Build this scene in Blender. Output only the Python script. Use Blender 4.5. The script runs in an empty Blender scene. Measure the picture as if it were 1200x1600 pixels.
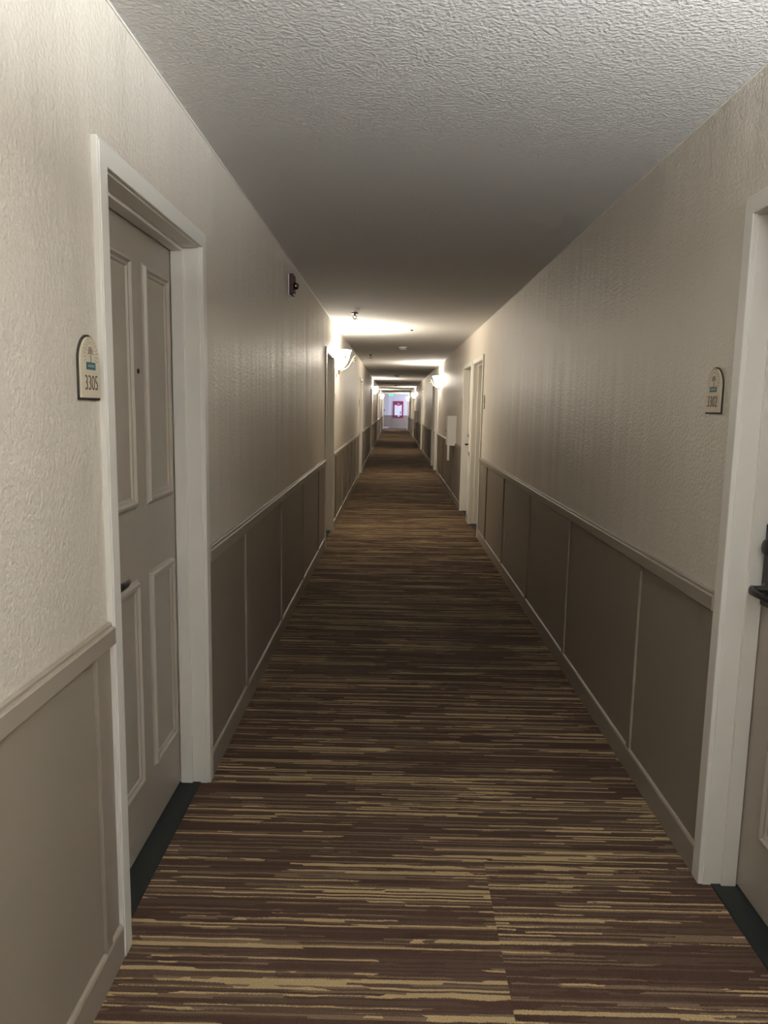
import bpy, bmesh, math, random
from mathutils import Vector, Matrix
random.seed(7)
scn = bpy.context.scene
COL = scn.collection
PI = math.pi

# ------------------------------------------------------------------ camera, world, exposure
PITCH, YAW, ROLL, FPX = 0.1396, 0.0099, 0.0180, 1163.7
fwd = Vector((-math.sin(YAW)*math.cos(PITCH), math.cos(YAW)*math.cos(PITCH), -math.sin(PITCH)))
r0 = Vector((math.cos(YAW), math.sin(YAW), 0.0))
u0 = r0.cross(fwd)
right = math.cos(ROLL)*r0 + math.sin(ROLL)*u0
up = -math.sin(ROLL)*r0 + math.cos(ROLL)*u0
cam_data = bpy.data.cameras.new('camera')
cam = bpy.data.objects.new('camera', cam_data)
COL.objects.link(cam)
m = Matrix((right, up, -fwd)).transposed().to_4x4()
m.translation = Vector((0, 0, 1.5))
cam.matrix_world = m
cam_data.sensor_fit = 'VERTICAL'
cam_data.sensor_height = 24.0
cam_data.lens = FPX*24.0/1600.0
cam_data.clip_start = 0.02
cam_data.clip_end = 200
scn.camera = cam

w = bpy.data.worlds.new('world'); scn.world = w
w.use_nodes = True
w.node_tree.nodes['Background'].inputs[0].default_value = (0.5, 0.6, 0.8, 1)
w.node_tree.nodes['Background'].inputs[1].default_value = 0.0

scn.view_settings.view_transform = 'Standard'
scn.view_settings.look = 'None'
scn.view_settings.exposure = 0.0
scn.view_settings.gamma = 1.0
scn.view_settings.use_curve_mapping = False
scn.cycles.use_denoising = True
scn.cycles.max_bounces = 10
scn.cycles.diffuse_bounces = 8
scn.cycles.sample_clamp_indirect = 6.0

LAMP_COL = (1.0, 0.91, 0.77)
LAMP_W = 150.0         # watts in each wall lamp's bulb
BOWL_E = 120.0          # glow of the frosted bowls
NEAR_W, NEAR_E, NEAR_COL = 1120.0, 34.0, (0.955, 1.0, 1.035)
DAY_W = 520.0          # daylight in the far lobby

# ------------------------------------------------------------------ dimensions (metres)
XL, XR, H = -0.715, 1.021, 2.467
YB, YP, YE = -3.2, 51.5, 55.4       # added back wall, end of the corridor, lobby end wall
RAIL_T, RAIL_B, BASE_H = 0.937, 0.889, 0.108
WT = 0.16                            # wall thickness
OPEN_T = 2.056                       # top of the door openings
CW = 0.060                           # casing width

# ------------------------------------------------------------------ materials
def new_mat(name):
    mt = bpy.data.materials.new(name); mt.use_nodes = True
    nt = mt.node_tree
    return mt, nt, nt.nodes['Principled BSDF']

def node(nt, t, **kw):
    n = nt.nodes.new(t)
    for k, v in kw.items(): setattr(n, k, v)
    return n

def paint(name, col, rough=0.45, bump=0.0, scale=120.0, dist=0.002, var=0.04, spec=0.5, detail=3.0, streaks=False):
    mt, nt, b = new_mat(name)
    L = nt.links.new
    tc = node(nt, 'ShaderNodeTexCoord')
    n1 = node(nt, 'ShaderNodeTexNoise'); n1.inputs['Scale'].default_value = 3.0; n1.inputs['Detail'].default_value = 4
    L(tc.outputs['Object'], n1.inputs['Vector'])
    mx = node(nt, 'ShaderNodeMix', data_type='RGBA')
    c0 = tuple(max(0, c*(1-var)) for c in col) + (1,)
    c1 = tuple(min(1, c*(1+var)) for c in col) + (1,)
    mx.inputs[6].default_value = c0; mx.inputs[7].default_value = c1
    L(n1.outputs[0], mx.inputs[0]); L(mx.outputs[2], b.inputs['Base Color'])
    b.inputs['Roughness'].default_value = rough
    b.inputs['Specular IOR Level'].default_value = spec
    if bump > 0:
        n2 = node(nt, 'ShaderNodeTexNoise'); n2.inputs['Scale'].default_value = scale
        n2.inputs['Detail'].default_value = detail; n2.inputs['Roughness'].default_value = 0.55
        L(tc.outputs['Object'], n2.inputs['Vector'])
        bp = node(nt, 'ShaderNodeBump'); bp.inputs['Strength'].default_value = bump; bp.inputs['Distance'].default_value = dist
        L(n2.outputs[0], bp.inputs['Height']); L(bp.outputs[0], b.inputs['Normal'])
        if streaks:                                          # gentle upright unevenness of the plasterboard
            mp = node(nt, 'ShaderNodeMapping'); mp.inputs['Scale'].default_value = (0.0, 3.2, 0.12)
            L(tc.outputs['Object'], mp.inputs['Vector'])
            n3 = node(nt, 'ShaderNodeTexNoise'); n3.inputs['Scale'].default_value = 1.0; n3.inputs['Detail'].default_value = 2.5
            L(mp.outputs[0], n3.inputs['Vector'])
            b2 = node(nt, 'ShaderNodeBump'); b2.inputs['Strength'].default_value = 1.0; b2.inputs['Distance'].default_value = 0.022
            L(n3.outputs[0], b2.inputs['Height']); L(b2.outputs[0], bp.inputs['Normal'])
    return mt

def knockdown(name, col):
    """sprayed ceiling texture: flattened blobs"""
    mt, nt, b = new_mat(name); L = nt.links.new
    tc = node(nt, 'ShaderNodeTexCoord')
    n2 = node(nt, 'ShaderNodeTexNoise'); n2.inputs['Scale'].default_value = 95.0; n2.inputs['Detail'].default_value = 2.0
    n2.inputs['Distortion'].default_value = 0.1
    L(tc.outputs['Object'], n2.inputs['Vector'])
    rp = node(nt, 'ShaderNodeValToRGB')
    rp.color_ramp.elements[0].position = 0.38; rp.color_ramp.elements[1].position = 0.66
    L(n2.outputs[0], rp.inputs[0])
    bp = node(nt, 'ShaderNodeBump'); bp.inputs['Strength'].default_value = 0.30; bp.inputs['Distance'].default_value = 0.003
    L(rp.outputs[0], bp.inputs['Height']); L(bp.outputs[0], b.inputs['Normal'])
    b.inputs['Base Color'].default_value = (*col, 1); b.inputs['Roughness'].default_value = 0.95; b.inputs['Specular IOR Level'].default_value = 0.15
    return mt

def carpet(name):
    mt, nt, b = new_mat(name); L = nt.links.new
    tc = node(nt, 'ShaderNodeTexCoord')
    sp = node(nt, 'ShaderNodeSeparateXYZ'); L(tc.outputs['Object'], sp.inputs[0])
    def M(op, a, c=None, d=None):
        n = node(nt, 'ShaderNodeMath', operation=op)
        for i, v in enumerate((a, c, d)):
            if v is None: continue
            if isinstance(v, (int, float)): n.inputs[i].default_value = v
            else: L(v, n.inputs[i])
        return n.outputs[0]
    X, Y = sp.outputs[0], sp.outputs[1]
    seam = M('MULTIPLY', M('GREATER_THAN', X, 0.33), M('LESS_THAN', Y, 2.3))                       # broadloom seam along the corridor
    def stretch(sx, sy, det, off=0.0):
        cb = node(nt, 'ShaderNodeCombineXYZ')
        L(M('MULTIPLY', X, sx), cb.inputs[0]); L(M('MULTIPLY', Y, sy), cb.inputs[1])
        L(M('MULTIPLY_ADD', seam, 7.3, off), cb.inputs[2])
        n = node(nt, 'ShaderNodeTexNoise'); n.inputs['Scale'].default_value = 1.0; n.inputs['Detail'].default_value = det
        n.inputs['Roughness'].default_value = 0.5
        L(cb.outputs[0], n.inputs['Vector']); return n.outputs[0]
    wob = stretch(9.0, 25.0, 2.0)
    fuzz = stretch(260.0, 260.0, 1.0)
    def layer(row, xf, seed):
        yy = M('ADD', M('DIVIDE', Y, row), M('ADD', M('MULTIPLY', wob, 1.1), M('MULTIPLY', fuzz, 0.55)))
        yy = M('ADD', yy, M('MULTIPLY', seam, 13.7))
        ri = M('FLOOR', yy)
        w1 = node(nt, 'ShaderNodeTexWhiteNoise', noise_dimensions='1D'); L(M('ADD', ri, seed), w1.inputs['W'])
        cx = M('FLOOR', M('ADD', M('ADD', M('MULTIPLY', X, xf), M('MULTIPLY', wob, 0.35)), M('MULTIPLY', w1.outputs[0], 17.0)))
        cb = node(nt, 'ShaderNodeCombineXYZ'); L(cx, cb.inputs[0]); L(ri, cb.inputs[1]); cb.inputs[2].default_value = seed
        w2 = node(nt, 'ShaderNodeTexWhiteNoise', noise_dimensions='3D'); L(cb.outputs[0], w2.inputs['Vector'])
        return w2.outputs[0]
    a = layer(0.0070, 1.7, 3.0)
    c = layer(0.018, 1.2, 11.0)
    patch = stretch(2.2, 5.0, 2.0, 4.0)
    v = M('ADD', M('MULTIPLY', a, 0.66), M('MULTIPLY', c, 0.34))
    v = M('ADD', v, M('MULTIPLY', M('SUBTRACT', patch, 0.5), 0.5))
    rp = node(nt, 'ShaderNodeValToRGB'); cr = rp.color_ramp; cr.interpolation = 'CONSTANT'
    stops = [(0.0, (0.032, 0.016, 0.011)), (0.42, (0.049, 0.029, 0.019)), (0.585, (0.105, 0.071, 0.044)), (0.725, (0.30, 0.218, 0.115))]
    while len(cr.elements) < len(stops): cr.elements.new(0.5)
    for e, (p, cc) in zip(cr.elements, stops): e.position = p; e.color = (*cc, 1)
    L(v, rp.inputs[0])
    fib = stretch(420.0, 180.0, 1.0, 9.0)
    mx = node(nt, 'ShaderNodeMix', data_type='RGBA', blend_type='MULTIPLY'); mx.inputs[0].default_value = 1.0
    L(rp.outputs[0], mx.inputs[6])
    f2 = M('MULTIPLY_ADD', fib, 0.9, 0.55)
    cb = node(nt, 'ShaderNodeCombineXYZ')
    for i in range(3): L(f2, cb.inputs[i])
    L(cb.outputs[0], mx.inputs[7]); L(mx.outputs[2], b.inputs['Base Color'])
    b.inputs['Roughness'].default_value = 0.95; b.inputs['Specular IOR Level'].default_value = 0.1
    b.inputs['Sheen Weight'].default_value = 0.05; b.inputs['Sheen Roughness'].default_value = 0.45; b.inputs['Sheen Tint'].default_value = (0.55, 0.40, 0.25, 1)
    bp = node(nt, 'ShaderNodeBump'); bp.inputs['Strength'].default_value = 0.5; bp.inputs['Distance'].default_value = 0.004
    L(M('ADD', fib, M('MULTIPLY', v, 0.8)), bp.inputs['Height']); L(bp.outputs[0], b.inputs['Normal'])
    return mt

def emit(name, col, strength):
    mt, nt, b = new_mat(name)
    b.inputs['Base Color'].default_value = (*[min(1, c*(0.9 if strength > 5 else 0.1)) for c in col], 1)
    b.inputs['Emission Color'].default_value = (*col, 1)
    b.inputs['Emission Strength'].default_value = strength
    return mt

def metal(name, col, rough):
    mt = paint(name, col, rough, var=0.05); mt.node_tree.nodes['Principled BSDF'].inputs['Metallic'].default_value = 1.0
    return mt

M_WALL = paint('beige_wall_paint', (0.63, 0.575, 0.495), 0.45, 1.0, 85, 0.004, 0.02, spec=0.42, streaks=True)
M_WAIN = paint('taupe_wainscot_paint', (0.225, 0.190, 0.150), 0.46, 0.06, 90, 0.001, 0.04)
M_RAIL = paint('taupe_trim_paint', (0.26, 0.222, 0.177), 0.40, var=0.03)
M_CEIL = knockdown('sprayed_ceiling_paint', (0.62, 0.605, 0.58))
M_WHITE = paint('white_trim_paint', (0.76, 0.735, 0.675), 0.38, var=0.02)
M_DOOR = paint('taupe_door_paint', (0.33, 0.29, 0.24), 0.42, 0.03, 80, 0.001, 0.04)
M_CARPET = carpet('striped_carpet')
M_BLACK = paint('black_slate', (0.009, 0.010, 0.009), 0.6, 0.2, 60, 0.002, 0.3, spec=0.2)
M_HANDLE = paint('black_metal', (0.009, 0.008, 0.007), 0.4, var=0.1, spec=0.35)
M_PLQDARK = paint('dark_brown_plaque', (0.012, 0.008, 0.005), 0.5, var=0.1)
M_PLQFACE = paint('cream_plaque', (0.62, 0.55, 0.42), 0.5, 0.1, 300, 0.0005, 0.06)
M_EMBLEM = paint('sepia_print', (0.26, 0.20, 0.15), 0.6, var=0.25)
M_RAY = paint('pale_sepia_print', (0.42, 0.35, 0.26), 0.6, var=0.2)
M_TEAL = paint('teal_print', (0.02, 0.075, 0.08), 0.5, var=0.15)
M_TEALLT = paint('pale_teal_print', (0.18, 0.26, 0.26), 0.5, var=0.2)
M_DIGIT = paint('brown_print', (0.075, 0.048, 0.028), 0.6, var=0.1)
M_RED = paint('dark_red_plastic', (0.055, 0.004, 0.005), 0.35, var=0.1)
M_LENS = metal('clear_lens', (0.45, 0.42, 0.40), 0.12)
M_BRASS = metal('aged_brass', (0.30, 0.22, 0.10), 0.38)
M_PLASTIC = paint('white_plastic', (0.78, 0.77, 0.74), 0.4, var=0.02)
M_CHROME = metal('dull_steel', (0.07, 0.065, 0.06), 0.5)
M_GLASS = emit('lit_frosted_glass', LAMP_COL, BOWL_E)
M_GLASSN = emit('lit_frosted_glass_near', NEAR_COL, NEAR_E)
M_INNER = paint('white_glass_inside', (0.85, 0.83, 0.78), 0.4, var=0.02)
M_POSTER = paint('crimson_board', (0.22, 0.012, 0.045), 0.5, var=0.1)
M_PAPER = paint('white_paper', (0.72, 0.72, 0.74), 0.7, var=0.03)
M_PINK = paint('pink_print', (0.50, 0.2, 0.27), 0.6, var=0.08)
M_INK = paint('grey_print', (0.10, 0.09, 0.11), 0.6, var=0.1)
M_EXIT = emit('lit_green_sign', (0.04, 0.85, 0.62), 1.1)
M_EXITLT = emit('lit_pale_green_letters', (0.50, 1.0, 0.85), 1.6)
M_LOBBY = paint('lobby_wall_paint', (0.56, 0.54, 0.55), 0.5, 0.2, 150, 0.002, 0.02)

# ------------------------------------------------------------------ mesh helpers
def link(name, bm, mat, parent=None, smooth=False, bevel=0.0, recalc=True):
    if recalc: bmesh.ops.recalc_face_normals(bm, faces=bm.faces[:])
    me = bpy.data.meshes.new(name); bm.to_mesh(me); bm.free()
    me.materials.append(mat)
    if smooth:
        for p in me.polygons: p.use_smooth = True
    o = bpy.data.objects.new(name, me); COL.objects.link(o)
    if parent is not None:
        o.parent = parent
        o.matrix_parent_inverse = Matrix.Translation(-Vector(parent.location))
    if bevel > 0:
        md = o.modifiers.new('bevel', 'BEVEL'); md.width = bevel; md.segments = 2; md.limit_method = 'ANGLE'; md.angle_limit = 0.6
    return o

def box(bm, x0, x1, y0, y1, z0, z1):
    x0, x1 = sorted((x0, x1)); y0, y1 = sorted((y0, y1)); z0, z1 = sorted((z0, z1))
    v = [bm.verts.new(p) for p in [(x0,y0,z0),(x1,y0,z0),(x1,y1,z0),(x0,y1,z0),(x0,y0,z1),(x1,y0,z1),(x1,y1,z1),(x0,y1,z1)]]
    for f in [(0,1,2,3),(4,5,6,7),(0,1,5,4),(1,2,6,5),(2,3,7,6),(3,0,4,7)]: bm.faces.new([v[i] for i in f])

def loops(bm, rings, close=True, caps=True):
    R = [[bm.verts.new(p) for p in ring] for ring in rings]
    n = len(R[0])
    for a, b_ in zip(R[:-1], R[1:]):
        for i in range(n if close else n-1):
            j = (i+1) % n
            bm.faces.new((a[i], a[j], b_[j], b_[i]))
    if caps and close:
        bm.faces.new(R[0]); bm.faces.new(R[-1])

def tube(bm, pts, rad, seg=8):
    pts = [Vector(p) for p in pts]; rings = []
    for i, p in enumerate(pts):
        t = (pts[min(i+1, len(pts)-1)] - pts[max(i-1, 0)]).normalized()
        a = Vector((0, 0, 1)) if abs(t.z) < 0.9 else Vector((1, 0, 0))
        n1 = t.cross(a).normalized(); n2 = t.cross(n1)
        r = rad[i] if isinstance(rad, (list, tuple)) else rad
        rings.append([p + r*(math.cos(2*PI*k/seg)*n1 + math.sin(2*PI*k/seg)*n2) for k in range(seg)])
    loops(bm, rings)

def lathe(bm, prof, c, axis='z', seg=24, a0=0.0, a1=2*PI, flip=1):
    """prof: (radius, offset along the axis)"""
    full = abs(a1-a0-2*PI) < 1e-6
    n = seg if full else seg+1
    rings = []
    for r, h in prof:
        ring = []
        for k in range(n):
            a = a0 + (a1-a0)*k/seg
            p = (r*math.cos(a), r*math.sin(a), h)
            if axis == 'x': p = (h*flip, p[0], p[1])
            ring.append((c[0]+p[0], c[1]+p[1], c[2]+p[2]))
        rings.append(ring)
    loops(bm, rings, close=full, caps=full)

def empty(name, loc, label, cat, kind=None, group=None):
    o = bpy.data.objects.new(name, None); COL.objects.link(o); o.location = loc
    o.empty_display_size = 0.1
    tag(o, label, cat, kind, group); return o

def tag(o, label, cat, kind=None, group=None):
    o['label'] = label; o['category'] = cat
    if kind: o['kind'] = kind
    if group: o['group'] = group
    return o

class Side:
    """u = metres out from the wall face into the corridor"""
    def __init__(s, x, d, word): s.x, s.d, s.word = x, d, word
    def X(s, u): return s.x + s.d*u
    def box(s, bm, u0, u1, y0, y1, z0, z1): box(bm, s.X(u0), s.X(u1), y0, y1, z0, z1)
    def P(s, u, y, z): return (s.X(u), y, z)
LEFT, RIGHT = Side(XL, 1, 'left'), Side(XR, -1, 'right')

# ------------------------------------------------------------------ door table: outer casing edges (y0, y1)
DOORS_L = [(1.825, 2.838), (7.85, 8.96), (15.9, 17.0), (23.4, 24.5), (32.4, 33.5), (42.3, 43.4)]
DOORS_R = [(1.240, 2.266), (8.60, 9.72), (9.86, 10.98), (17.0, 18.12), (18.45, 19.57), (26.0, 27.1), (37.2, 38.3), (45.4, 46.5)]

def segments(doors):
    y = YB; out = []
    for a, b_ in doors: out.append((y, a)); y = b_
    out.append((y, YP)); return out

# ------------------------------------------------------------------ setting
bm = bmesh.new(); box(bm, XL-0.6, XR+2.4, YB-0.2, YE+0.2, -0.12, 0.007)
tag(link('floor', bm, M_CARPET), 'brown carpet with thin tan streaks running across the corridor', 'floor', 'structure')
bm = bmesh.new(); box(bm, XL-0.6, XR+2.4, YB-0.2, YE+0.2, H, H+0.12)
tag(link('ceiling', bm, M_CEIL), 'off-white sprayed texture ceiling of the corridor', 'ceiling', 'structure')

def make_wall(side, doors, battens):
    bm = bmesh.new()
    for y0, y1 in segments(doors):
        e0 = y0 if y0 == YB else y0-CW+0.02
        e1 = y1 if y1 == YP else y1+CW-0.02
        side.box(bm, -WT, 0, e0, e1, 0, H)
    for y0, y1 in doors: side.box(bm, -WT, 0, y0+CW-0.02, y1-CW+0.02, OPEN_T+0.02, H)
    wl = link('wall_'+side.word, bm, M_WALL)
    tag(wl, 'beige orange-peel %s wall with taupe panelling on its lower part' % side.word, 'wall', 'structure')
    for y0, y1 in segments(doors):
        bm = bmesh.new(); side.box(bm, 0, 0.004, y0, y1, BASE_H, RAIL_B)
        link('wainscot_panel', bm, M_WAIN, wl)
    for yb in battens:
        bm = bmesh.new(); side.box(bm, 0.003, 0.014, yb-0.019, yb+0.019, BASE_H-0.002, RAIL_B+0.002)
        link('batten', bm, M_WAIN, wl, bevel=0.002)
    return wl

def batten_list(doors, first):
    out = []
    segs = segments(doors)
    for (y0, y1) in segs:
        if (y0, y1) in first: out += first[(y0, y1)]; continue
        if y1-y0 < 0.5: continue
        n = max(1, round((y1-y0)/1.22)); st = (y1-y0)/n
        out += [y0+0.36+st*k for k in range(n) if y0+0.36+st*k < y1-0.1]
    return out
sl, sr = segments(DOORS_L), segments(DOORS_R)
BL = batten_list(DOORS_L, {sl[0]: [-1.9, -0.7, 0.52, 1.735], sl[1]: [3.575, 4.745, 5.90, 7.17], sl[2]: [9.35, 10.55, 11.75, 12.95, 14.1, 15.2]})
BR = batten_list(DOORS_R, {sr[0]: [-1.9, -0.7, 0.5], sr[1]: [2.97, 4.19, 5.44, 6.71, 7.955]})
make_wall(LEFT, DOORS_L, BL); make_wall(RIGHT, DOORS_R, BR)

RAIL_PROF = [(0, RAIL_B), (0.016, RAIL_B), (0.020, RAIL_B+0.004), (0.020, RAIL_T-0.003), (0.017, RAIL_T), (0.011, RAIL_T+0.001),
             (0.011, RAIL_T+0.008), (0.008, RAIL_T+0.011), (0, RAIL_T+0.011)]
BASE_PROF = [(0, 0), (0.015, 0), (0.015, BASE_H-0.010), (0.012, BASE_H-0.003), (0.007, BASE_H), (0, BASE_H)]
trim_n = [0]
def trim_name():
    trim_n[0] += 1; return 'trim_%d' % trim_n[0]
def runs(side, doors):
    for i, (y0, y1) in enumerate(segments(doors)):
        where = 'nearest the viewer' if i == 0 else 'beyond %s wall door %d from the viewer' % (side.word, i)
        bm = bmesh.new(); loops(bm, [[side.P(u, y, z) for u, z in RAIL_PROF] for y in (y0, y1)])
        tag(link(trim_name(), bm, M_RAIL), 'taupe chair rail on the %s wall, %s' % (side.word, where), 'chair rail', 'structure', 'chair rails along the corridor')
        bm = bmesh.new(); loops(bm, [[side.P(u, y, z) for u, z in BASE_PROF] for y in (y0, y1)])
        tag(link('baseboard_'+side.word, bm, M_RAIL), 'taupe baseboard on the %s wall, %s' % (side.word, where), 'baseboard', 'structure', 'baseboards along the corridor')
    bm = bmesh.new(); side.box(bm, 0, 0.005, YB, YP, H-0.005, H)
    tag(link(trim_name(), bm, M_WHITE), 'thin pale bead where the %s wall meets the ceiling' % side.word, 'trim', 'structure')
runs(LEFT, DOORS_L); runs(RIGHT, DOORS_R)

bm = bmesh.new(); box(bm, XL-WT, XR+WT, YB-0.15, YB, 0, H)  # added unseen wall: closes the open corridor so the light stays inside
tag(link('wall_back_added', bm, M_WALL), 'beige wall added unseen behind the viewer to keep the light in the corridor', 'wall', 'structure')

# far lobby
LX0, LX1 = XL-0.45, XR+2.2
bm = bmesh.new(); box(bm, LX0, LX1, YE, YE+0.15, 0, H)
we = tag(link('wall_end', bm, M_LOBBY), 'far cool grey end wall with the red notice board', 'wall', 'structure')
bm = bmesh.new(); box(bm, LX0, LX1, YE-0.006, YE, 0.1, RAIL_B); link('wainscot_panel', bm, M_WAIN, we)
bm = bmesh.new(); box(bm, LX0, LX1, YE-0.022, YE, RAIL_B, RAIL_T); link('chair_rail', bm, M_RAIL, we)
bm = bmesh.new(); box(bm, LX0, LX1, YE-0.016, YE, 0, BASE_H); link('baseboard', bm, M_RAIL, we)
bm = bmesh.new(); box(bm, LX0, -0.35, YE-0.8, YE-0.022, 0, H)
wp = tag(link('wall_corner', bm, M_LOBBY), 'pale projecting wall at the left of the far end wall', 'wall', 'structure')
bm = bmesh.new(); box(bm, LX0, -0.345, YE-0.806, YE-0.03, 0.1, RAIL_B); link('wainscot_panel', bm, M_WAIN, wp)
bm = bmesh.new(); box(bm, LX0, -0.335, YE-0.818, YE-0.03, RAIL_B, RAIL_T); link('chair_rail', bm, M_RAIL, wp)
bm = bmesh.new(); box(bm, LX0-0.12, LX0, YP-0.15, YE+0.15, 0, H)
tag(link('wall_lobby', bm, M_LOBBY), 'left side wall of the far lobby', 'wall', 'structure')
for x0, x1, wd in ((LX0, XL-WT, 'left'), (XR+WT, LX1, 'right')):
    bm = bmesh.new(); box(bm, x0, x1, YP-0.12, YP, 0, H)
    tag(link('wall_return', bm, M_LOBBY), 'short return wall at the %s of the corridor mouth' % wd, 'wall', 'structure')
# lobby window wall on the right
WY0, WY1, WZ0, WZ1 = YP+0.9, YE-0.7, 0.8, 2.2
bm = bmesh.new()
box(bm, LX1, LX1+0.12, YP-0.15, WY0, 0, H); box(bm, LX1, LX1+0.12, WY1, YE+0.15, 0, H)
box(bm, LX1, LX1+0.12, WY0, WY1, 0, WZ0); box(bm, LX1, LX1+0.12, WY0, WY1, WZ1, H)
tag(link('wall_window', bm, M_LOBBY), 'right side wall of the far lobby holding its window', 'wall', 'structure')
win = empty('window_1', (LX1+0.05, (WY0+WY1)/2, WZ0), 'white framed window at the right of the far lobby', 'window', 'structure')
bm = bmesh.new()
for a, b_, c, d in ((WY0, WY1, WZ0, WZ0+0.05), (WY0, WY1, WZ1-0.05, WZ1), (WY0, WY0+0.05, WZ0+0.05, WZ1-0.05), (WY1-0.05, WY1, WZ0+0.05, WZ1-0.05), ((WY0+WY1)/2-0.025, (WY0+WY1)/2+0.025, WZ0+0.05, WZ1-0.05)):
    box(bm, LX1+0.03, LX1+0.09, a, b_, c, d)
link('window_frame', bm, M_WHITE, win)
gm, gnt, gb = new_mat('window_glass')
tr = node(gnt, 'ShaderNodeBsdfTransparent'); gl = node(gnt, 'ShaderNodeBsdfGlossy'); mxs = node(gnt, 'ShaderNodeMixShader')
gl.inputs['Roughness'].default_value = 0.02; mxs.inputs[0].default_value = 0.08
gnt.links.new(tr.outputs[0], mxs.inputs[1]); gnt.links.new(gl.outputs[0], mxs.inputs[2])
gnt.links.new(mxs.outputs[0], gnt.nodes['Material Output'].inputs[0])
bm = bmesh.new(); box(bm, LX1+0.057, LX1+0.063, WY0+0.05, WY1-0.05, WZ0+0.05, WZ1-0.05); link('glass_pane', bm, gm, win)
ld = bpy.data.lights.new('daylight', 'AREA'); ld.shape = 'RECTANGLE'; ld.size = WY1-WY0; ld.size_y = WZ1-WZ0
ld.energy = DAY_W; ld.color = (0.66, 0.72, 1.0)
lo = bpy.data.objects.new('daylight', ld); COL.objects.link(lo)
lo.location = (LX1+0.25, (WY0+WY1)/2, (WZ0+WZ1)/2); lo.rotation_euler = (0, PI/2, 0)

# ------------------------------------------------------------------ doors
CAS = [(0.004, 0), (0.004, 0.0145), (0.006, 0.0165), (0.051, 0.0165), (0.053, 0.0145), (CW-0.002, 0.0145), (CW, 0.0125), (CW, 0)]
def lever(side, root, uy, yk, z, toward, plate=True):
    """uy = door face u; yk = spindle y; toward = +1/-1 direction of the lever along y"""
    bm = bmesh.new()
    if plate:
        bm2 = bmesh.new(); side.box(bm2, uy, uy+0.012, yk-0.038, yk+0.038, z-0.055, z+0.19)
        pl = link('lock_plate', bm2, M_HANDLE, root, bevel=0.004)
        bm2 = bmesh.new(); lathe(bm2, [(0.024, 0.011), (0.024, 0.026), (0.020, 0.030), (0.0005, 0.031)], side.P(uy, yk, z+0.125), 'x', 20, flip=side.d)
        link('thumb_turn', bm2, M_HANDLE, root, smooth=True)
    lathe(bm, [(0.022, 0.011), (0.021, 0.018), (0.011, 0.022), (0.010, 0.052)], side.P(uy, yk, z), 'x', 18, flip=side.d)
    t = toward
    pts = [(0.046, 0), (0.058, 0.004), (0.066, 0.018), (0.067, 0.05), (0.064, 0.085), (0.058, 0.112), (0.052, 0.122)]
    rings = []
    for i, (u, dy) in enumerate(pts):
        hh = [0.010, 0.013, 0.013, 0.011, 0.010, 0.009, 0.005][i]; ww = [0.008, 0.010, 0.009, 0.007, 0.006, 0.006, 0.004][i]
        c = Vector(side.P(uy+u, yk+t*dy, z-0.05*dy))
        tx = Vector((side.d*(pts[min(i+1, 6)][0]-pts[max(i-1, 0)][0]), t*(pts[min(i+1, 6)][1]-pts[max(i-1, 0)][1]), 0)).normalized()
        nn = Vector((-tx.y, tx.x, 0))
        rings.append([c + ww*math.cos(a)*nn + Vector((0, 0, hh*math.sin(a))) for a in [2*PI*k/12 for k in range(12)]])
    loops(bm, rings)
    link('lever_handle', bm, M_HANDLE, root, smooth=True)

def panel_frame(bm, side, u, y0, y1, z0, z1):
    """raised bolection moulding around one panel plus the recessed field edge"""
    prof = [(-0.002, 0), (0.006, 0.004), (0.012, 0.013), (0.020, 0.014), (0.027, 0.006), (0.034, 0.0055), (0.040, -0.001)]
    prof = prof + [(0.040, -0.004), (-0.002, -0.004)]
    rings = []
    for (sy, sz) in ((0, 0), (1, 0), (1, 1), (0, 1)):
        rings.append([side.P(u+t, (y0+wd) if sy == 0 else (y1-wd), (z0+wd) if sz == 0 else (z1-wd)) for wd, t in prof])
    R = [[bm.verts.new(p) for p in ring] for ring in rings]
    n = len(prof)
    for k in range(4):
        a, b_ = R[k], R[(k+1) % 4]
        for i in range(n):
            j = (i+1) % n; bm.faces.new((a[i], a[j], b_[j], b_[i]))

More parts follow.
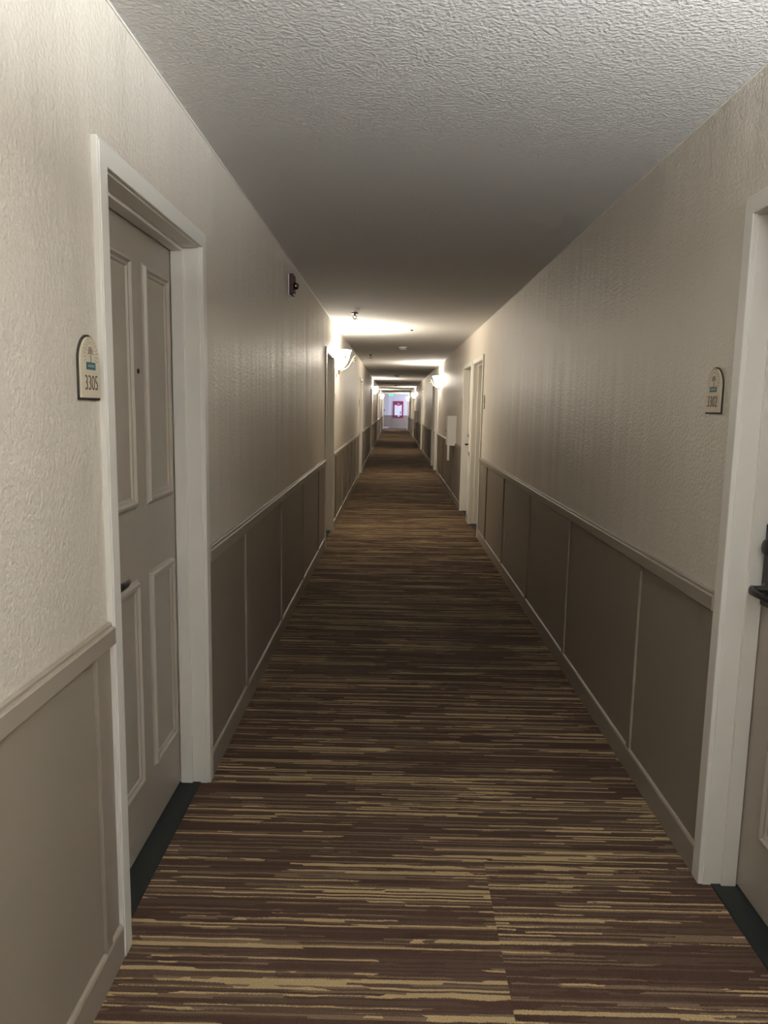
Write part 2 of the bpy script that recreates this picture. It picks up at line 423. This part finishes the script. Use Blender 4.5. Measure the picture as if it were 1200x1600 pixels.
def make_door(n, side, y0, y1, label, lock, panels=None, depth=0.100, detail=True):
    o0, o1 = y0+CW, y1-CW                                   # opening
    root = empty('door_%d' % n, side.P(0, (y0+y1)/2, 0), label, 'door', 'structure')
    bm = bmesh.new()                                        # casing, mitred
    rings = []
    for yy, s_, zz, top in ((o0, -1, 0, 0), (o0, -1, OPEN_T, 1), (o1, 1, OPEN_T, 1), (o1, 1, 0, 0)):
        rings.append([side.P(t, yy+s_*wd, zz+(wd if top else 0)) for wd, t in CAS])
    loops(bm, rings)
    link('door_casing', bm, M_WHITE, root)
    bm = bmesh.new()                                        # jambs and stops
    side.box(bm, -WT, 0.003, o0-0.02, o0, 0, OPEN_T); side.box(bm, -WT, 0.003, o1, o1+0.02, 0, OPEN_T)
    side.box(bm, -WT, 0.003, o0-0.02, o1+0.02, OPEN_T, OPEN_T+0.02)
    s0, s1 = -depth+0.003, -0.052
    side.box(bm, s0, s1, o0, o0+0.012, 0, OPEN_T); side.box(bm, s0, s1, o1-0.012, o1, 0, OPEN_T)
    side.box(bm, s0, s1, o0+0.012, o1-0.012, OPEN_T-0.012, OPEN_T)
    link('door_frame', bm, M_WHITE, root, bevel=0.0015)
    u = -depth
    bm = bmesh.new(); side.box(bm, u-0.042, u, o0+0.003, o1-0.003, 0.020, OPEN_T-0.003)
    leaf = link('door_leaf', bm, M_DOOR, root)
    if panels is None:
        wd = (o1-o0-0.36)/2
        panels = [(o0+0.12, o0+0.12+wd), (o1-0.12-wd, o1-0.12)]
    if detail:
        for (p0, p1) in panels:
            for (z0, z1) in ((0.235, 0.935), (1.165, 1.945)):
                bm = bmesh.new(); panel_frame(bm, side, u, p0, p1, z0, z1)
                link('panel_moulding', bm, M_DOOR, leaf)
        bm = bmesh.new(); lathe(bm, [(0.008, 0.0), (0.008, 0.003), (0.004, 0.004), (0.0005, 0.002)], side.P(u, (panels[0][1]+panels[1][0])/2, 1.60), 'x', 14, flip=side.d)
        link('peephole', bm, M_HANDLE, leaf, smooth=True)
    yk = (o0+0.105) if lock < 0 else (o1-0.055)
    lever(side, root, u, yk, 0.99, -lock, plate=True)
    bm = bmesh.new(); side.box(bm, -WT, -0.022, o0, o1, 0, 0.012)
    link('threshold', bm, M_BLACK, root, bevel=0.002)
    return root

n = 0
LAB_L = ['taupe four-panel door in a white frame beside the 3305 plaque',
         'second door of the left wall, recessed in a white frame just before the first lit sconce',
         'third door from the viewer on the left wall, past the first lit sconce',
         'fourth door from the viewer on the left wall, before the second left sconce',
         'fifth door from the viewer on the left wall, far down the corridor',
         'farthest door of the left wall, near the corridor end']
for i, (a, b_) in enumerate(DOORS_L):
    n += 1
    make_door(n, LEFT, a, b_, LAB_L[i], -1, [(2.075, 2.345), (2.455, 2.725)] if i == 0 else None, detail=(i < 3))
LAB_R = ['taupe door with black lever and lock plate, in the white frame beside the 3302 plaque',
         'near door of the first side-by-side pair on the right wall',
         'far door of the first side-by-side pair on the right wall, before the white box',
         'near door of the second pair on the right wall, under the right sconce',
         'far door of the second pair on the right wall, past the right sconce',
         'single white-framed door on the right wall before the farther white box',
         'right wall door past the farther white box',
         'farthest door of the right wall, near the corridor end']
LOCK_R = [1, -1, 1, -1, 1, 1, 1, 1]
for i, (a, b_) in enumerate(DOORS_R):
    n += 1
    make_door(n, RIGHT, a, b_, LAB_R[i], LOCK_R[i], depth=0.100, detail=(i < 5))

# white frame where the corridor opens into the lobby
bm = bmesh.new()
box(bm, XL, XL+0.06, YP-0.13, YP+0.01, 0, H); box(bm, XR-0.06, XR, YP-0.13, YP+0.01, 0, H); box(bm, XL+0.06, XR-0.06, YP-0.13, YP+0.01, H-0.06, H)
tag(link(trim_name(), bm, M_WHITE), 'white frame around the far mouth of the corridor', 'trim', 'structure')

# ------------------------------------------------------------------ wall sconces
def sconce(side, y, label, watts, glass, col):
    zr = 2.19
    root = empty('wall_sconce', side.P(0, y, 1.93), label, 'wall lamp', None, 'lit wall sconces along the corridor')
    a0 = -PI/2 if side.d > 0 else PI/2
    bm = bmesh.new()                                          # half bowl, double walled
    outer = [(0.018, 1.962), (0.060, 1.975), (0.102, 2.005), (0.130, 2.050), (0.146, 2.100), (0.155, 2.145), (0.164, 2.175), (0.174, zr)]
    inner = [(r-0.006, z+(0.004 if k < 3 else 0)) for k, (r, z) in enumerate(outer)][::-1]
    inner[-1] = (0.010, 1.968)
    prof = outer + inner
    nseg = 28; rings = []
    for k in range(nseg+1):
        a = a0 + PI*k/nseg
        rip = 1+0.022*math.cos(2*14*(a-a0))
        rings.append([(side.x+side.d*0.006+math.cos(a)*r*(1+(rip-1)*min(1, r/0.15)), y+math.sin(a)*r*(1+(rip-1)*min(1, r/0.15)), z) for r, z in prof])
    loops(bm, rings)
    gb_ = link('glass_bowl', bm, glass, root, smooth=True)
    gb_.data.materials.append(M_INNER)
    for p in gb_.data.polygons:
        if p.normal.z > 0.05 or (p.normal.x*side.d < 0 and p.center.z > 1.97 and p.normal.length > 0): p.material_index = 1
    bm = bmesh.new(); side.box(bm, 0, 0.005, y-0.05, y+0.05, 1.86, 2.02)
    link('backplate', bm, M_BRASS, root, bevel=0.004)
    bm = bmesh.new(); lathe(bm, [(0.001, 1.895), (0.008, 1.900), (0.012, 1.912), (0.007, 1.925), (0.016, 1.940), (0.020, 1.952), (0.010, 1.960)], (side.X(0.03), y, 0), 'z', 14)
    link('finial', bm, M_BRASS, root, smooth=True)
    for ang in (-58, 0, 58):
        ca, sa = math.cos(math.radians(ang)), math.sin(math.radians(ang))
        bm = bmesh.new()
        pth = [(0.012, 1.935), (0.05, 1.945), (0.10, 1.965), (0.140, 2.000), (0.165, 2.045), (0.182, 2.070), (0.200, 2.080), (0.214, 2.068), (0.210, 2.052), (0.200, 2.055)]
        tube(bm, [side.P(0.022+r*ca*0.97, y+r*sa, z) for r, z in pth], [0.0055]*6+[0.0075, 0.008, 0.006, 0.004], 8)
        sc = link('scroll_arm', bm, M_BRASS, root, smooth=True)
        bm = bmesh.new(); pth = [(0.10, 1.965), (0.095, 1.985), (0.108, 1.992), (0.113, 1.981)]
        # small leaf on the arm
        base = Vector(side.P(0.022+0.172*ca*0.97, y+0.172*sa, 2.058)); tip = Vector(side.P(0.022+0.222*ca, y+0.222*sa, 2.128))
        d = tip-base; side_v = d.cross(Vector((0, 0, 1))).normalized(); nv = d.cross(side_v).normalized()
        rings = []
        for k in range(7):
            f = k/6; ww = 0.013*math.sin(PI*min(1, f*0.92+0.06)); c = base+d*f+nv*(-0.012*math.sin(PI*f))
            rings.append([c+side_v*ww, c+nv*0.003, c-side_v*ww, c-nv*0.003])
        loops(bm, rings); link('leaf', bm, M_BRASS, sc, smooth=True)
    l = bpy.data.lights.new('bulb', 'POINT'); l.energy = watts; l.color = col; l.shadow_soft_size = 0.03
    o = bpy.data.objects.new('bulb', l); COL.objects.link(o); o.parent = root
    o.location = (side.d*0.075, 0, 2.172-1.93)
    return root
sconce(RIGHT, 0.10, 'wall lamp on the right wall just before the nearest right door, out of view', NEAR_W, M_GLASSN, NEAR_COL)
sconce(LEFT, 9.40, 'nearest lit glass bowl sconce on the left wall past the second door', LAMP_W, M_GLASS, LAMP_COL)
sconce(RIGHT, 16.45, 'nearest lit glass bowl sconce on the right wall above the door pair', LAMP_W, M_GLASS, LAMP_COL)
sconce(LEFT, 25.7, 'second lit sconce from the viewer on the left wall', LAMP_W, M_GLASS, LAMP_COL)
sconce(RIGHT, 35.6, 'second lit sconce from the viewer on the right wall', LAMP_W, M_GLASS, LAMP_COL)
sconce(LEFT, 41.2, 'farthest lit sconce on the left wall', LAMP_W, M_GLASS, LAMP_COL)
sconce(RIGHT, 49.6, 'farthest lit sconce on the right wall beside the corridor mouth', LAMP_W, M_GLASS, LAMP_COL)

# ------------------------------------------------------------------ room plaques
def text_bm(body, size, to_world, sx=1.0, extrude=0.0006, shear=0.0):
    cu = bpy.data.curves.new('t', 'FONT'); cu.body = body; cu.size = size; cu.align_x = 'CENTER'; cu.align_y = 'CENTER'
    cu.extrude = extrude; cu.shear = shear; cu.resolution_u = 4; cu.offset = -0.012*size
    ob = bpy.data.objects.new('t', cu); COL.objects.link(ob)
    dg = bpy.context.evaluated_depsgraph_get(); me = bpy.data.meshes.new_from_object(ob.evaluated_get(dg))
    bm = bmesh.new(); bm.from_mesh(me)
    for v in bm.verts: v.co = Vector(to_world(v.co.x*sx, v.co.y, v.co.z))
    bpy.data.objects.remove(ob); bpy.data.curves.remove(cu); bpy.data.meshes.remove(me)
    return bm

def plaque(side, yc, z0, wd, ht, label, number=None, detail=True):
    root = empty('room_plaque', side.P(0, yc, z0), label, 'sign', None, 'arched room plaques')
    fd = side.d                                   # reading direction along y: +y on the left wall, -y on the right
    def T(u): return lambda a, b_, c=0: side.P(u+c, yc+fd*a, z0+b_)
    def arch(u0, u1, grow, nm, mt, bev):
        hw = wd/2+grow; top = ht+grow; zb = -grow
        r = hw; zc = top-hw*1.08
        pts = [(-hw, zb), (hw, zb)] + [(hw*math.cos(a), zc+hw*1.08*math.sin(a)) for a in [PI*k/20 for k in range(21)]]
        bm = bmesh.new(); f0, f1 = T(u0), T(u1)
        loops(bm, [[f0(a, b_) for a, b_ in pts], [f1(a, b_) for a, b_ in pts]])
        return link(nm, bm, mt, root, bevel=bev)
    arch(0, 0.004, 0.0055, 'backing', M_PLQDARK, 0.0)
    face = arch(0.004, 0.0085, 0.0, 'face', M_PLQFACE, 0.0)
    uf = 0.0085
    if detail:
        f = T(uf); cz = ht*0.70
        bm = bmesh.new()                                       # radiating rays
        for k in range(17):
            a = -0.35 + (PI+0.7)*k/16
            for r_in, r_out, hw in ((0.026, 0.033, 0.0011), (0.036, 0.043, 0.0016)):
                ca, sa = math.cos(a), math.sin(a)
                q = [(ca*r_in*0.95-sa*hw, cz+sa*r_in*1.0+ca*hw), (ca*r_out*0.95-sa*hw*1.5, cz+sa*r_out+ca*hw*1.5), (ca*r_out*0.95+sa*hw*1.5, cz+sa*r_out-ca*hw*1.5), (ca*r_in*0.95+sa*hw, cz+sa*r_in-ca*hw)]
                loops(bm, [[f(x, z, 0) for x, z in q], [f(x, z, 0.0004) for x, z in q]])
        link('ray_print', bm, M_RAY, face)
        bm = bmesh.new()                                       # palm tree
        trunk = [(-0.004, cz-0.022), (0.006, cz-0.022), (0.004, cz-0.008), (0.0015, cz+0.008), (-0.003, cz+0.008), (-0.002, cz-0.008)]
        loops(bm, [[f(x, z, 0) for x, z in trunk], [f(x, z, 0.0006) for x, z in trunk]])
        for k, a in enumerate((-0.25, 0.35, 0.95, 1.57, 2.2, 2.8, 3.4)):
            ca, sa = math.cos(a), math.sin(a); Lh = 0.019
            q = [(0, cz+0.008), (ca*Lh*0.5-sa*0.003, cz+0.008+sa*Lh*0.5+ca*0.003), (ca*Lh, cz+0.006+sa*Lh*0.8), (ca*Lh*0.5+sa*0.003, cz+0.008+sa*Lh*0.5-ca*0.003)]
            loops(bm, [[f(x, z, 0) for x, z in q], [f(x, z, 0.0007) for x, z in q]])
        link('palm_emblem', bm, M_EMBLEM, face)
        bm = bmesh.new(); zt = ht*0.525
        q = [(-0.026, zt-0.0085), (0.026, zt-0.0085), (0.026, zt+0.0085), (-0.026, zt+0.0085)]
        loops(bm, [[f(x, z, 0) for x, z in q], [f(x, z, 0.0008) for x, z in q]])
        band = link('name_band', bm, M_TEAL, face)
        bm = bmesh.new()                                       # faint lettering too small to read: a pale streak
        q = [(-0.018, zt-0.0026), (0.018, zt-0.0026), (0.018, zt+0.0026), (-0.018, zt+0.0026)]
        loops(bm, [[f(x, z, 0.0008) for x, z in q], [f(x, z, 0.0012) for x, z in q]])
        link('band_streak', bm, M_TEALLT, band)
    if number:
        f = T(uf)
        bm = text_bm(number, 0.050, lambda a, b_, c: f(a, ht*0.235+b_*1.0, 0.0006+c), 0.76)
        link('room_number', bm, M_DIGIT, face)
    return root
plaque(LEFT, 1.757, 1.510, 0.112, 0.139, 'cream arched plaque reading 3305 left of the near left door', '3305')
plaque(RIGHT, 2.404, 1.503, 0.108, 0.136, 'cream arched plaque reading 3302 beside the white framed nearest right door', '3302')
plaque(LEFT, 9.10, 1.51, 0.112, 0.14, 'small arched plaque on the left wall just past the second left door')
plaque(LEFT, 15.72, 1.51, 0.112, 0.14, 'small arched plaque before the third door of the left wall')
plaque(RIGHT, 8.48, 1.51, 0.112, 0.14, 'small arched plaque on the right wall before the first door pair')
plaque(RIGHT, 11.14, 1.51, 0.112, 0.14, 'small arched plaque between the first right door pair and the white box')
plaque(RIGHT, 16.86, 1.51, 0.112, 0.14, 'small arched plaque on the right wall under the right sconce')

# ------------------------------------------------------------------ fire alarm strobe
root = empty('fire_alarm', LEFT.P(0, 5.17, 2.24), 'dark red fire alarm with clear strobe high on the left wall', 'fire alarm')
bm = bmesh.new(); LEFT.box(bm, 0, 0.006, 5.110, 5.234, 2.226, 2.366); link('mounting_plate', bm, M_PLASTIC, root, bevel=0.002)
bm = bmesh.new(); LEFT.box(bm, 0.006, 0.034, 5.105, 5.238, 2.236, 2.370); link('housing', bm, M_RED, root, bevel=0.006)
bm = bmesh.new(); lathe(bm, [(0.025, 0.034), (0.024, 0.046), (0.020, 0.056), (0.011, 0.063), (0.0005, 0.065)], LEFT.P(0, 5.172, 2.298), 'x', 20)
link('strobe_lens', bm, M_LENS, root, smooth=True)
bm = bmesh.new()
for k in range(4): LEFT.box(bm, 0.034, 0.037, 5.125, 5.218, 2.338+k*0.007, 2.341+k*0.007)
link('horn_grille', bm, M_RED, root)
bm = bmesh.new(); lathe(bm, [(0.008, 0.034), (0.008, 0.040), (0.004, 0.044), (0.0004, 0.045)], LEFT.P(0, 5.135, 2.248), 'x', 12)
link('lamp_lens', bm, M_LENS, root, smooth=True)

# ------------------------------------------------------------------ ceiling fittings
def sprinkler(x, y, label, big=1.0):
    root = empty('sprinkler_head', (x, y, H), label, 'sprinkler', None, 'ceiling sprinkler heads')
    bm = bmesh.new(); lathe(bm, [(0.030*big, H), (0.028*big, H-0.006), (0.012*big, H-0.010)], (x, y, 0), 'z', 20); link('escutcheon', bm, M_CHROME, root, smooth=True)
    bm = bmesh.new(); lathe(bm, [(0.010, H-0.009), (0.009, H-0.026), (0.006, H-0.030)], (x, y, 0), 'z', 12); link('stem', bm, M_CHROME, root, smooth=True)
    bm = bmesh.new()
    for s in (-1, 1): tube(bm, [(x+s*0.010, y, H-0.026), (x+s*0.020, y, H-0.040), (x+s*0.014, y, H-0.056), (x, y, H-0.064)], 0.004, 6)
    link('frame_arm', bm, M_CHROME, root, smooth=True)
    bm = bmesh.new()
    lathe(bm, [(0.006, H-0.062), (0.012, H-0.064), (0.012, H-0.067), (0.004, H-0.070)], (x, y, 0), 'z', 12)
    for k in range(12):
        a = 2*PI*k/12; ca, sa = math.cos(a), math.sin(a); hw = 0.0045
        q = [(x+ca*0.010-sa*hw, y+sa*0.010+ca*hw), (x+ca*0.034*big-sa*hw, y+sa*0.034*big+ca*hw), (x+ca*0.034*big+sa*hw, y+sa*0.034*big-ca*hw), (x+ca*0.010+sa*hw, y+sa*0.010-ca*hw)]
        loops(bm, [[(a_, b_, H-0.066) for a_, b_ in q], [(a_, b_, H-0.064) for a_, b_ in q]])
    link('deflector', bm, M_CHROME, root)
sprinkler(-0.42, 7.95, 'dark pendant sprinkler on the ceiling before the first lit left sconce', 1.2)
sprinkler(-0.44, 14.1, 'small sprinkler on the ceiling past the round smoke detector')
def detector(x, y, label):
    root = empty('smoke_detector', (x, y, H), label, 'smoke detector', None, 'ceiling smoke detectors')
    bm = bmesh.new(); lathe(bm, [(0.078, H), (0.078, H-0.010), (0.074, H-0.014)], (x, y, 0), 'z', 32); link('base', bm, M_PLASTIC, root)
    bm = bmesh.new(); lathe(bm, [(0.064, H-0.0135), (0.066, H-0.030), (0.056, H-0.042), (0.030, H-0.048), (0.0005, H-0.049)], (x, y, 0), 'z', 32); link('chamber', bm, M_PLASTIC, root, smooth=True)
    bm = bmesh.new()
    for k in range(12):
        a = 2*PI*k/12
        c = Vector((x+0.0655*math.cos(a), y+0.0655*math.sin(a), H-0.026)); t = Vector((-math.sin(a), math.cos(a), 0)); o_ = Vector((math.cos(a), math.sin(a), 0))
        loops(bm, [[c+t*0.011*s1+o_*0.002*s2+Vector((0, 0, zz)) for s1, s2 in ((-1, -1), (1, -1), (1, 1), (-1, 1))] for zz in (-0.003, 0.005)])
    link('vent_slot', bm, M_HANDLE, root)
detector(0.142, 12.25, 'nearest round white smoke detector on the ceiling past the first sconce')
detector(0.09, 22.9, 'round smoke detector on the ceiling in the dark stretch past the right sconce')
detector(0.10, 33.0, 'farthest round smoke detector on the corridor ceiling')
bm = bmesh.new(); lathe(bm, [(0.018, H), (0.018, H-0.006), (0.012, H-0.014), (0.0005, H-0.015)], (0.212, 9.55, 0), 'z', 16)
tag(link('ceiling_sensor', bm, M_CHROME, smooth=True), 'tiny round sensor on the ceiling opposite the first lit left sconce', 'sensor')

# ------------------------------------------------------------------ white wall boxes
def wall_box(y, label):
    root = empty('wall_cabinet', RIGHT.P(0, y, 0.906), label, 'cabinet', None, 'white wall boxes on the right wall')
    bm = bmesh.new(); RIGHT.box(bm, 0, 0.138, y, y+0.30, 0.906, 1.384); link('cabinet_body', bm, M_PLASTIC, root, bevel=0.004)
    bm = bmesh.new(); RIGHT.box(bm, 0.138, 0.147, y+0.008, y+0.292, 0.914, 1.376); dr = link('cabinet_door', bm, M_PLASTIC, root, bevel=0.003)
    bm = bmesh.new(); lathe(bm, [(0.010, 0.147), (0.010, 0.153), (0.0005, 0.154)], RIGHT.P(0, y+0.265, 1.14), 'x', 12, flip=-1); link('latch', bm, M_CHROME, dr, smooth=True)
    bm = bmesh.new(); RIGHT.box(bm, 0.100, 0.136, y+0.02, y+0.06, 0.665, 0.906)
    link('conduit', bm, M_PLASTIC, root, bevel=0.004)
wall_box(12.07, 'nearer white metal box standing out from the right wall above the rail')
wall_box(30.9, 'farther white metal box on the right wall past the single door')

root = empty('wall_outlet', RIGHT.P(0.004, 6.50, 0.33), 'taupe painted outlet cover low on the right panelling', 'outlet')
bm = bmesh.new(); RIGHT.box(bm, 0.004, 0.010, 6.465, 6.535, 0.335, 0.450); cv = link('cover_plate', bm, M_RAIL, root, bevel=0.002)
for zc in (0.372, 0.413):
    bm = bmesh.new(); RIGHT.box(bm, 0.010, 0.012, 6.484, 6.516, zc-0.013, zc+0.013); link('socket', bm, M_RAIL, cv, bevel=0.001)

# ------------------------------------------------------------------ far lobby things
root = empty('exit_sign', (-0.165, YP+0.9, H), 'lit green exit sign hanging from the far ceiling', 'exit sign')
yx = YP+0.9
bm = bmesh.new(); box(bm, -0.185, -0.145, yx-0.02, yx+0.02, H-0.02, H); link('mount', bm, M_PLASTIC, root)
bm = bmesh.new(); box(bm, -0.320, -0.010, yx-0.02, yx+0.02, H-0.20, H-0.02); link('sign_panel', bm, M_EXIT, root)
bm = text_bm('EXIT', 0.15, lambda a, b_, c: (-0.165+a, yx-0.021-c, H-0.11+b_), 0.9, 0.001); link('lettering', bm, M_EXITLT, root)

root = empty('notice_board', (0.365, YE-0.03, 0.75), 'crimson framed notice board with white sheets on the far wall', 'notice board')
bm = bmesh.new(); box(bm, -0.005, 0.735, YE-0.055, YE-0.024, 0.75, 1.96); fr = link('board', bm, M_POSTER, root, bevel=0.005)
yb_ = YE-0.055
bm = bmesh.new()
q = [(0.09, 0.94), (0.62, 0.94), (0.62, 1.72), (0.58, 1.70), (0.50, 1.66), (0.36, 1.63), (0.24, 1.66), (0.14, 1.70), (0.09, 1.66)]
loops(bm, [[(x, yb_, z) for x, z in q], [(x, yb_-0.003, z) for x, z in q]]); link('white_sheet', bm, M_PAPER, root)
bm = bmesh.new()
q = [(0.37+0.10*math.cos(2*PI*k/20), 1.765+0.065*math.sin(2*PI*k/20)) for k in range(20)]
loops(bm, [[(x, yb_, z) for x, z in q], [(x, yb_-0.003, z) for x, z in q]]); link('pink_badge', bm, M_PINK, root)
bm = bmesh.new(); box(bm, 0.50, 0.56, yb_-0.005, yb_-0.003, 1.02, 1.24); link('dark_mark', bm, M_INK, root)
bm = bmesh.new(); box(bm, 0.10, 0.19, yb_-0.003, yb_, 0.80, 0.92); link('dark_patch', bm, M_INK, root)
bm = bmesh.new(); box(bm, 0.33, 0.47, yb_-0.003, yb_, 0.84, 0.92); link('white_label', bm, M_PAPER, root)

bm = bmesh.new(); box(bm, -0.72, -0.63, YE-0.83, YE-0.8, 1.24, 1.36)
tag(link('wall_control', bm, M_HANDLE, bevel=0.004), 'small dark wall control on the pale corner wall at the far end', 'wall control')
